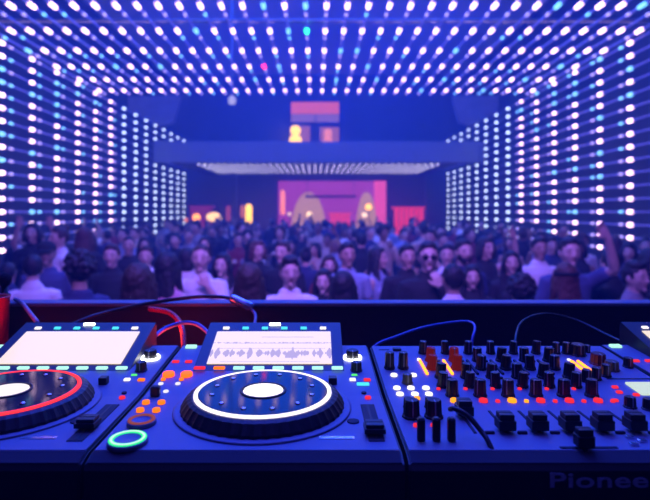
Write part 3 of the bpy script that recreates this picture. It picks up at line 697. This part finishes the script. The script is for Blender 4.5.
POSES = {  # per side: elbow, wrist, hand direction, palm normal ; sides: left (-1) and right (+1); x outward
    'down': ([(0.235, 0.02, 1.13), (0.24, -0.06, 0.89), (0.0, -0.15, -1), (-1, 0, 0), 0.25],)*2,
    'bent': ([(0.235, 0.02, 1.14), (0.14, -0.22, 1.22), (-0.5, -0.5, 0.55), (0, 0.5, -0.6), 0.9], [(0.235, 0.02, 1.13), (0.24, -0.06, 0.89), (0.0, -0.15, -1), (-1, 0, 0), 0.25]),
    'raised': ([(0.235, 0.02, 1.13), (0.24, -0.06, 0.89), (0.0, -0.15, -1), (-1, 0, 0), 0.25], [(0.285, -0.16, 1.50), (0.20, -0.24, 1.755), (-0.62, -0.15, 0.75), (0, -1, 0), 0.35]),
    'both': ([(0.28, -0.14, 1.56), (0.20, -0.22, 1.81), (-0.15, -0.1, 1), (0, -1, 0), 0.3],)*2,
    'mouth': ([(0.235, 0.02, 1.13), (0.24, -0.06, 0.89), (0.0, -0.15, -1), (-1, 0, 0), 0.25], [(0.215, -0.13, 1.17), (0.075, -0.17, 1.40), (-0.35, 0.10, 0.9), (-0.3, 0.9, 0), 0.8]),
}
def arm_points(pose, k, sx, wd):
    E_, W_, H_, N_, curl = POSES[pose][k]
    f = lambda p: Vector((sx*p[0], p[1], p[2]))
    sh = Vector((sx*0.170*wd, 0.005, 1.378))
    return sh, f(E_), f(W_), f(H_).normalized(), f(N_).normalized(), curl
def add_hand(bm, w, d, nrm, sx, curl):
    side = d.cross(nrm).normalized(); nrm = side.cross(d).normalized()
    palm = w+d*0.085
    tube(bm, [w, w+d*0.03, w+d*0.065, palm], [(0.026, 0.020), (0.036, 0.018), (0.042, 0.017), (0.038, 0.013)], n=12, up=nrm)
    thumb = -1 if side.dot(Vector((sx, 0, 0))) > 0 else 1          # thumb towards the body's midline
    for q, (off, L) in enumerate(((-0.029, 0.062), (-0.010, 0.074), (0.010, 0.079), (0.029, 0.070))):
        p = palm + side*off*(-thumb)*1.0 - d*0.012; dirn = (d + side*off*(-thumb)*3.0).normalized(); pts = [p]; a = 0.0
        for s_, fr in enumerate((0.45, 0.30, 0.25)):
            a += curl*(0.35+0.35*s_)
            dd = (dirn*math.cos(a)+nrm*math.sin(a)).normalized(); p = p+dd*L*fr; pts.append(p)
        tube(bm, pts, [0.0105, 0.0098, 0.0092, 0.0080], n=8, up=side)
    p = w+d*0.025+side*0.030*thumb
    t1 = (d*0.65+side*thumb*0.75+nrm*0.2).normalized(); t2 = (d*0.95+side*thumb*0.25+nrm*0.25*curl).normalized()
    tube(bm, [p-t1*0.012, p+t1*0.036, p+t1*0.036+t2*0.036], [0.014, 0.0118, 0.0092], n=8, up=nrm)
HEADC = Vector((0, -0.012, 1.622))
def head_shape(bm, sexf):
    v = bmesh.ops.create_uvsphere(bm, u_segments=32, v_segments=24, radius=1.0)['verts']
    for q in v:
        x, y, z = q.co
        jaw = max(0.0, -z); top = max(0.0, z)
        X = 0.0765*x*(1-0.30*jaw**1.4); Z = 0.117*z
        Y = 0.094*y
        if y < 0: Y *= (1-0.10*top**2); Y += -0.006*jaw
        else: Y *= (1-0.42*jaw**1.2); Y += 0.004
        q.co = HEADC+Vector((X, Y, Z))
    c = HEADC; f = -0.086
    tube(bm, [c+Vector((0, f-0.002, 0.020)), c+Vector((0, f-0.014, -0.006)), c+Vector((0, f-0.022, -0.026))], [0.008, 0.010, 0.0135], n=10)     # nose
    for s in (-1, 1):
        ball(bm, c+Vector((s*0.011, f-0.008, -0.027)), (0.009, 0.010, 0.008), 10)
        ball(bm, c+Vector((s*0.031, f+0.009, 0.024)), (0.026, 0.013, 0.0075), 12)                    # brow ridge
        ball(bm, c+Vector((s*0.042, f+0.028, -0.020)), (0.022, 0.022, 0.018), 12)                    # cheekbone
        ball(bm, c+Vector((s*0.030, f+0.014, 0.002)), (0.0135, 0.011, 0.0085), 12)                   # eyeball
        ball(bm, c+Vector((s*0.078, 0.012, -0.008)), (0.008, 0.019, 0.031), 12)                      # ear
    ball(bm, c+Vector((0, f-0.001, -0.050)), (0.024, 0.010, 0.0065), 12)                             # upper lip
    ball(bm, c+Vector((0, f+0.000, -0.061)), (0.019, 0.010, 0.0065), 12)                             # lower lip
    ball(bm, c+Vector((0, f+0.012, -0.092)), (0.024, 0.018, 0.018), 12)                              # chin
def remesh(bm, voxel, it=3):
    bmesh.ops.recalc_face_normals(bm, faces=bm.faces)
    me = bpy.data.meshes.new('t'); bm.to_mesh(me); bm.free()
    o = bpy.data.objects.new('t', me); C.objects.link(o)
    m = o.modifiers.new('r', 'REMESH'); m.mode = 'VOXEL'; m.voxel_size = voxel; m.use_smooth_shade = True
    s = o.modifiers.new('s', 'SMOOTH'); s.factor = 0.5; s.iterations = it
    bpy.context.view_layer.update(); dg = bpy.context.evaluated_depsgraph_get()
    r = bpy.data.meshes.new_from_object(o.evaluated_get(dg)); bpy.data.objects.remove(o); bpy.data.meshes.remove(me)
    r.materials.clear()
    return r
def build_body(pose, sex):
    wd = 1.0 if sex == 'm' else 0.88
    bm = bmesh.new()
    tube(bm, [(0, 0.01, 0.90), (0, 0.01, 1.0), (0, 0.0, 1.10), (0, 0.0, 1.24), (0, 0.004, 1.36), (0, 0.01, 1.425), (0, 0.012, 1.455)],
         [(0.155, 0.112), (0.150, 0.108), (0.132*wd, 0.098), (0.155*wd, 0.112), (0.168*wd, 0.105), (0.135*wd, 0.080), (0.075, 0.062)], n=24)
    tube(bm, [(0, 0.012, 1.42), (0, 0.006, 1.50), (0, -0.002, 1.575)], [(0.062*wd, 0.060*wd), (0.053*wd, 0.055*wd), (0.050*wd, 0.054*wd)], n=16)
    if sex == 'f':
        for s in (-1, 1): ball(bm, (s*0.068, -0.075, 1.265), (0.060, 0.055, 0.060), 16)
    for s in (-1, 1):
        tube(bm, [(s*0.085, 0.01, 0.92), (s*0.09, 0.0, 0.72), (s*0.092, 0.0, 0.50), (s*0.094, 0.018, 0.36), (s*0.095, 0.02, 0.10)],
             [0.088, 0.076, 0.054, 0.055, 0.037], n=14)
        tube(bm, [(s*0.095, 0.045, 0.045), (s*0.10, -0.06, 0.038), (s*0.105, -0.15, 0.028)], [0.038, 0.038, 0.026], n=12, up=Vector((0, 0, 1)))
    for k, s in ((0, -1), (1, 1)):
        sh, el, wr, hd, nm, curl = arm_points(pose, k, s, wd)
        a = 1.0 if sex == 'm' else 0.85
        tube(bm, [sh+Vector((-s*0.03, 0, 0.0)), sh, sh.lerp(el, 0.35), sh.lerp(el, 0.8), el], [0.052*a, 0.056*a, 0.050*a, 0.041*a, 0.038*a], n=14)
        tube(bm, [el, el.lerp(wr, 0.25), el.lerp(wr, 0.65), wr], [0.039*a, 0.042*a, 0.033*a, (0.026*a, 0.024*a)], n=14)
        add_hand(bm, wr, hd, nm, s, curl)
    head_shape(bm, sex)
    me = remesh(bm, 0.0085, 2); me.name = 'person_body'
    for m in (SKINS[0], M_sclera, M_lip, M_brow, M_eye): me.materials.append(m)
    for p in me.polygons:
        c = p.center-HEADC
        if c.y < -0.066:
            for s in (-1, 1):
                ex = (c.x-s*0.030); ez = c.z-0.002
                if (ex/0.0125)**2+(ez/0.0068)**2 < 1: p.material_index = 4 if abs(ex) < 0.0055 else 1
                if abs(ex) < 0.018 and abs(c.z-0.0265-0.10*abs(ex)*0) < 0.0048: p.material_index = 3
            if (c.x/0.025)**2+((c.z+0.0555)/0.012)**2 < 1: p.material_index = 2
    return me
def build_top(pose, sex, sleeve):
    wd = 1.0 if sex == 'm' else 0.88; g = 0.014
    bm = bmesh.new()
    tube(bm, [(0, 0.01, 0.90), (0, 0.01, 1.0), (0, 0.0, 1.12), (0, 0.0, 1.24), (0, 0.004, 1.36), (0, 0.01, 1.420), (0, 0.012, 1.440)],
         [(0.172, 0.130), (0.166, 0.126), (0.150*wd, 0.118), (0.168*wd, 0.126), (0.180*wd, 0.118), (0.160*wd, 0.096), (0.098, 0.080)], n=24)
    if sex == 'f':
        for s in (-1, 1): ball(bm, (s*0.068, -0.080, 1.265), (0.070, 0.065, 0.068), 16)
    if sleeve != 'none':
        for k, s in ((0, -1), (1, 1)):
            sh, el, wr, hd, nm, curl = arm_points(pose, k, s, wd)
            if sleeve == 'short':
                tube(bm, [sh+Vector((-s*0.03, 0, 0.0)), sh, sh.lerp(el, 0.35), sh.lerp(el, 0.62)], [0.066, 0.069, 0.063, 0.062], n=14)
            else:
                tube(bm, [sh+Vector((-s*0.03, 0, 0.0)), sh, sh.lerp(el, 0.35), sh.lerp(el, 0.8), el], [0.066, 0.069, 0.061, 0.055, 0.053], n=14)
                tube(bm, [el, el.lerp(wr, 0.3), el.lerp(wr, 0.65), el.lerp(wr, 0.95)], [0.053, 0.054, 0.046, 0.038], n=14)
    if sleeve == 'long':   # collar
        tube(bm, [(0, 0.014, 1.43), (0, 0.012, 1.485)], [(0.074, 0.070), (0.066, 0.064)], n=20)
    me = remesh(bm, 0.012, 2); me.name = 'top'; me.materials.append(cloth('white')); return me
def build_trousers():
    bm = bmesh.new()
    tube(bm, [(0, 0.01, 0.86), (0, 0.01, 1.0)], [(0.160, 0.125), (0.160, 0.120)], n=24)
    for s in (-1, 1):
        tube(bm, [(s*0.085, 0.01, 0.92), (s*0.09, 0.0, 0.72), (s*0.092, 0.0, 0.50), (s*0.094, 0.018, 0.10)], [0.102, 0.088, 0.070, 0.060], n=16)
    me = remesh(bm, 0.016, 2); me.name = 'trousers'; me.materials.append(M_trouser); return me
def build_hair(style):
    bm = bmesh.new(); c = HEADC
    def cap(off, sc, cut=None):
        v = ball(bm, c+Vector(off), sc, 28)
    if style == 'short':
        cap((0, 0.016, 0.026), (0.0835, 0.094, 0.104)); cap((0, -0.018, 0.088), (0.062, 0.058, 0.036))
    elif style == 'quiff':
        cap((0, 0.016, 0.024), (0.0835, 0.095, 0.106)); cap((0.005, -0.040, 0.104), (0.056, 0.044, 0.032)); cap((0, 0.0, 0.10), (0.068, 0.08, 0.045))
    elif style == 'curly':
        rr = random.Random(2)
        cap((0, 0.02, 0.03), (0.093, 0.100, 0.108))
        for _ in range(70):
            a = rr.uniform(0, 2*PI); e = rr.uniform(-0.3, 1.0)
            d = Vector((math.cos(a)*math.sqrt(1-e*e), math.sin(a)*math.sqrt(1-e*e), e))
            if d.y < -0.45 and d.z < 0.55: continue
            ball(bm, c+Vector((0, 0.02, 0.03))+Vector((d.x*0.098, d.y*0.104, d.z*0.112)), 0.021, 8)
    elif style == 'long':
        cap((0, 0.018, 0.020), (0.0885, 0.099, 0.112)); cap((0, -0.016, 0.090), (0.062, 0.060, 0.034))
        for s in (-1, 1):
            tube(bm, [c+Vector((s*0.060, -0.020, 0.055)), c+Vector((s*0.084, -0.012, -0.02)), c+Vector((s*0.090, -0.004, -0.10)), c+Vector((s*0.092, -0.030, -0.20)), c+Vector((s*0.082, -0.062, -0.29))],
                 [(0.022, 0.045), (0.022, 0.048), (0.026, 0.046), (0.028, 0.036), (0.018, 0.020)], n=12)
        tube(bm, [c+Vector((0, 0.05, 0.0)), c+Vector((0, 0.062, -0.10)), c+Vector((0, 0.078, -0.20)), c+Vector((0, 0.104, -0.30))],
             [(0.086, 0.058), (0.094, 0.050), (0.104, 0.042), (0.085, 0.025)], n=20)
    elif style == 'bob':
        cap((0, 0.018, 0.020), (0.090, 0.100, 0.112)); cap((0, -0.020, 0.086), (0.064, 0.060, 0.038))
        for s in (-1, 1):
            tube(bm, [c+Vector((s*0.066, -0.015, 0.05)), c+Vector((s*0.088, -0.010, -0.02)), c+Vector((s*0.090, -0.012, -0.095))], [(0.022, 0.048), (0.025, 0.052), (0.024, 0.05)], n=12)
        tube(bm, [c+Vector((0, 0.05, 0.0)), c+Vector((0, 0.055, -0.10))], [(0.088, 0.060), (0.094, 0.056)], n=20)
    elif style == 'bun':
        cap((0, 0.016, 0.024), (0.084, 0.096, 0.106)); cap((0, -0.016, 0.086), (0.060, 0.056, 0.034)); ball(bm, c+Vector((0, 0.075, 0.115)), (0.042, 0.042, 0.038), 14)
    elif style == 'cropped':
        cap((0, 0.014, 0.022), (0.0795, 0.091, 0.102)); cap((0, -0.014, 0.080), (0.056, 0.052, 0.032))
    me = remesh(bm, 0.009, 1); me.name = 'hair'
    for v in me.vertices:
        n = noise.noise(v.co*38)*0.006+noise.noise(Vector((v.co.x*120, v.co.y*120, v.co.z*14)))*0.004
        v.co += (v.co-HEADC).normalized()*n
    me.materials.append(HAIRS['black']); return me
PC = {}
def cached(key, fn, *a):
    if key not in PC: PC[key] = fn(*a)
    return PC[key]
def setm(o, m):
    o.material_slots[0].link = 'OBJECT'; o.material_slots[0].material = m
npeople = [0]
def person(x, y, H, rz, label, group, pose='down', sex='m', hair='short', hc='black', top='black', sleeve='short', skin=0, extra=()):
    t = thing('person', label, 'person', (x, y, 0), math.radians(rz), group)
    k = H/1.755; t.scale = (k, k, k) if True else None
    b = link('body', cached(('b', pose, sex), build_body, pose, sex), t); setm(b, SKINS[skin])
    if hair: h = link('hair', cached(('h', hair), build_hair, hair), t); setm(h, HAIRS[hc])
    s = link('shirt' if sex == 'm' else 'top', cached(('t', pose, sex, sleeve), build_top, pose, sex, sleeve), t); setm(s, cloth(top))
    link('trousers', cached('tr', build_trousers), t)
    c = HEADC
    if 'sunglasses' in extra:
        bm = bmesh.new()
        for sg in (-1, 1):
            ball(bm, c+Vector((sg*0.031, -0.098, 0.002)), (0.027, 0.006, 0.019), 16)
            tube(bm, [c+Vector((sg*0.058, -0.092, 0.006)), c+Vector((sg*0.080, -0.04, 0.006)), c+Vector((sg*0.084, 0.01, 0.002))], [0.003]*3, n=6)
        tube(bm, [c+Vector((-0.012, -0.103, 0.006)), c+Vector((0.012, -0.103, 0.006))], [0.003]*2, n=6)
        obj('sunglasses', bm, M_disc, t, smooth=True)
    if 'cap' in extra:
        bm = bmesh.new(); v = ball(bm, c+Vector((0, 0.006, 0.040)), (0.090, 0.104, 0.090), 28)
        bmesh.ops.delete(bm, geom=[f for f in bm.faces if f.calc_center_median().z < c.z+0.036], context='FACES')
        bmesh.ops.solidify(bm, geom=bm.faces[:], thickness=0.004)
        tube(bm, [c+Vector((0, -0.075, 0.045)), c+Vector((0, -0.115, 0.040)), c+Vector((0, -0.150, 0.030))], [(0.072, 0.005), (0.066, 0.005), (0.040, 0.004)], n=18, up=Vector((0, 0, 1)))
        obj('cap', bm, cloth('black'), t, smooth=True)
    if 'beard' in extra:
        bm = bmesh.new(); ball(bm, c+Vector((0, -0.050, -0.074)), (0.056, 0.046, 0.040), 18); ball(bm, c+Vector((0, -0.090, -0.044)), (0.024, 0.008, 0.005), 12)
        for sg in (-1, 1): ball(bm, c+Vector((sg*0.056, -0.030, -0.045)), (0.018, 0.035, 0.035), 12)
        obj('beard', bm, HAIRS[hc], t, smooth=True)
    if 'headband' in extra:
        bm = bmesh.new(); bmesh.ops.create_circle(bm, segments=8, radius=0.1); bm.free()
        bm = bmesh.new(); lathe(bm, [(0.094, -0.014), (0.099, -0.014), (0.099, 0.014), (0.094, 0.014), (0.094, -0.014)], 32, (0, 0.012, c.z+0.045))
        obj('headband', bm, cloth('black'), t, smooth=True)
    if len(label.split()) > 16: print('LONG', label)
    npeople[0] += 1
    taken.append((x, y, 0.27))
    return t
taken = []
def P(px, pytop, Z, rz, label, **kw):
    Z *= 1.16 if Z < 4.6 else 1.08
    while any(abs((px-316)*Z/520-a) < 0.48 and abs(Z-b) < 0.40 for a, b, r in taken): Z += 0.04
    H = EYE-(pytop-212)*Z/520
    person((px-316)*Z/520, Z, H, rz, label, 'clubbers nearest the booth', **kw)
# nearest ones, each as the photo shows it (rz 0 faces the booth, 180 faces away)
P(33, 254, 3.9, 200, 'person in white shirt seen from behind at far left, by the ledge', hair='short', top='white', sleeve='long')
P(79, 252, 3.2, 235, 'person with thick black hair turned right in front of the left wall strings', hair='curly', hc='black', top='navy', skin=1)
P(47, 240, 4.8, 20, 'person in a black cap and dark blue shirt at the left', hair='cropped', top='blue', extra=('cap',), skin=1)
P(60, 226, 5.7, 320, 'person in bright white shirt, hair tied up, further back at left', sex='f', hair='bun', hc='brown', top='white', sleeve='long')
P(33, 222, 6.5, 10, 'person with a long dark bob at the left under the bottom wall strings', sex='f', hair='bob', top='black')
P(84, 226, 5.4, 190, 'person with long auburn hair seen from behind at the left', sex='f', hair='long', hc='auburn', top='black', skin=2)
P(112, 243, 5.0, 5, 'person with a narrow face and short brown hair at the left in a black top', hair='short', hc='brown', top='black', sleeve='long')
P(138, 262, 2.75, 175, 'person with a mass of dark brown hair, back turned, close to ledge at left', sex='f', hair='long', hc='brown', top='black', sleeve='none')
P(167, 251, 3.6, 165, 'person with long black hair and bare shoulders, back turned, left of centre', sex='f', hair='long', hc='black', top='pink', sleeve='none')
P(201, 243, 3.9, 5, 'person in a white shirt covering the mouth with one hand left of centre', pose='mouth', hair='cropped', hc='brown', top='white', sleeve='short')
P(223, 252, 3.7, 350, 'person with long dark hair and a pale top facing the booth left of centre', sex='f', hair='long', top='grey', sleeve='none')
P(249, 262, 2.95, 185, 'person with long brown hair, back turned, just behind the silver plug', sex='f', hair='long', hc='brown', top='black', sleeve='none', skin=2)
P(290, 256, 3.55, 8, 'person in a white t-shirt with dark quiff facing the booth at centre', hair='quiff', top='white', sleeve='short')
P(324, 268, 3.45, 350, 'person with long dark hair and round face right of the white t-shirt', sex='f', hair='long', top='black', sleeve='none')
P(343, 270, 3.15, 170, 'person with black hair, back turned, low beside the round faced one', sex='f', hair='long', top='black')
P(347, 241, 4.7, 12, 'person in a light blue t-shirt behind the centre row', hair='short', top='light blue', skin=1)
P(283, 240, 5.2, 340, 'person with tilted head and short hair behind the white t-shirt', hair='short', hc='brown', top='black')
P(257, 239, 5.0, 30, 'person with auburn bob in dark clothes left behind the white t-shirt', sex='f', hair='bob', hc='auburn', top='black')
P(329, 254, 4.3, 5, 'person with a brown bob between the white t-shirt and the light blue t-shirt', sex='f', hair='bob', hc='brown', top='dark red')
P(377, 246, 3.9, 60, 'person in a grey-blue top with dark long hair turned to the right', sex='f', hair='long', top='light blue', sleeve='none')
P(428, 240, 3.75, 355, 'person wearing sunglasses with a hand at the chin and a black jacket', pose='mouth', hair='short', top='black', sleeve='long', extra=('sunglasses',))
P(407, 243, 4.35, 5, 'person in a plain black shirt with broad face left of the one in sunglasses', hair='short', top='black', sleeve='long', skin=2)
P(399, 279, 2.95, 150, 'person low in the front in dark clothing, back turned, right of centre', hair='short', hc='brown', top='black', sleeve='long')
P(453, 262, 3.2, 180, 'person with cropped dark hair and a light shirt, back turned, close to the ledge', hair='cropped', top='white', sleeve='long', skin=1)
P(472, 264, 3.6, 350, 'person with long black hair and a smiling face right of the light shirted back', sex='f', hair='long', top='black')
P(463, 238, 4.7, 10, 'person with a full dark beard behind the front row right of centre', hair='short', top='navy', extra=('beard',))
P(447, 243, 5.2, 345, 'person in a white shirt with short dark hair behind the bearded one', hair='short', top='white')
P(485, 236, 5.0, 20, 'person with one bare arm raised right of centre', pose='raised', sex='f', hair='bob', top='black', sleeve='none')
P(499, 263, 3.9, 340, 'person with close-cropped fair hair and a pale face right of centre', hair='cropped', hc='fair', top='navy')
P(511, 250, 4.4, 350, 'person with long straight dark hair left of the open white shirt', sex='f', hair='long', top='black')
P(539, 236, 4.6, 355, 'person in an open white shirt standing tall at the right', hair='short', top='white', sleeve='long', skin=1)
P(521, 275, 3.0, 178, 'person with curly black hair, back turned, low at the right by the ledge', hair='curly', top='black')
P(566, 262, 3.0, 182, 'person with auburn hair and a dark headband, back turned, at the right', sex='f', hair='long', hc='auburn', top='black', extra=('headband',))
P(569, 236, 3.75, 355, 'person with one arm stretched up above the head at the right', pose='raised', hair='short', top='blue', sleeve='short')
P(634, 261, 3.4, 25, 'person with thick dark hair and a pale shirt at the far right', hair='quiff', top='grey', sleeve='long')
P(611, 250, 3.9, 190, 'person in black, back turned, between the raised arm and the far right', hair='short', top='black', sleeve='long')
P(650, 247, 4.4, 20, 'person with black bob partly cut off at the right edge', sex='f', hair='bob', top='black')
P(8, 262, 4.6, 190, 'person in dark clothes at the very left edge, back turned', hair='short', top='navy', sleeve='long')
P(187, 247, 5.2, 175, 'person in a white top with black bob behind the left of centre group', sex='f', hair='bob', top='white')
P(146, 245, 5.3, 10, 'person in a white t-shirt with brown hair behind the left dark haired backs', hair='short', hc='brown', top='white')
# the rest of the crowd, row by row into the distance
rp = random.Random(21)
row = 0; yy = 5.7
while yy < 21.8:
    half = min(5.2, 0.64*yy+0.3)
    step = 0.72 + 0.012*yy
    x = -half+rp.uniform(0, 0.4)
    while x < half:
        px, py = x+rp.uniform(-0.16, 0.16), yy+rp.uniform(-0.22, 0.22)
        x += step*rp.uniform(0.85, 1.2)
        if any((px-a)**2+(py-b)**2 < (r+0.24)**2 for a, b, r in taken): continue
        if abs(abs(px)-5.5) < 0.35: continue
        if py > 21.0 and False: continue
        f = rp.random() < 0.45
        hair = rp.choice(('long', 'bob', 'bun', 'long')) if f else rp.choice(('short', 'quiff', 'cropped', 'curly', 'short'))
        hc = rp.choice(('black', 'black', 'brown', 'brown', 'auburn' if f else 'black', 'fair' if rp.random() < 0.3 else 'brown'))
        topc = rp.choice(('black', 'black', 'navy', 'black', 'grey', 'white', 'black', 'navy', 'dark red', 'light blue', 'beige', 'black'))
        pose = rp.choice(('down', 'down', 'down', 'bent', 'bent', 'mouth', 'down')) if rp.random() < 0.94 else rp.choice(('raised', 'both'))
        away = rp.random() < 0.22
        H = rp.uniform(1.58, 1.74) if f else rp.uniform(1.68, 1.86)
        zone = 'front' if yy < 8 else ('middle' if yy < 13 else 'rear')
        side = 'left' if px < -1.6 else ('right' if px > 1.6 else 'centre')
        ht = {'long': 'long', 'bob': 'bobbed', 'bun': 'tied-up', 'short': 'short', 'quiff': 'swept-up', 'cropped': 'cropped', 'curly': 'curly'}[hair]
        act = {'down': 'arms down', 'bent': 'hand at chest', 'mouth': 'hand at mouth', 'raised': 'one arm up', 'both': 'both arms up'}[pose]
        label = 'person, %s %s hair, %s top, %s%s, %s %s of crowd' % (ht, hc, topc, act, ', back turned' if away else '', zone, side)
        person(px, py, H, (180 if away else 0)+rp.uniform(-35, 35), label, label.replace('person, ', 'clubbers, '), pose=pose, sex='f' if f else 'm', hair=hair, hc=hc,
               top=topc, sleeve=(rp.choice(('none', 'short')) if f else rp.choice(('short', 'long'))), skin=rp.choice((0, 0, 1, 2, 0, 3)))
    yy += 0.80+0.022*yy
print('PEOPLE', npeople[0])
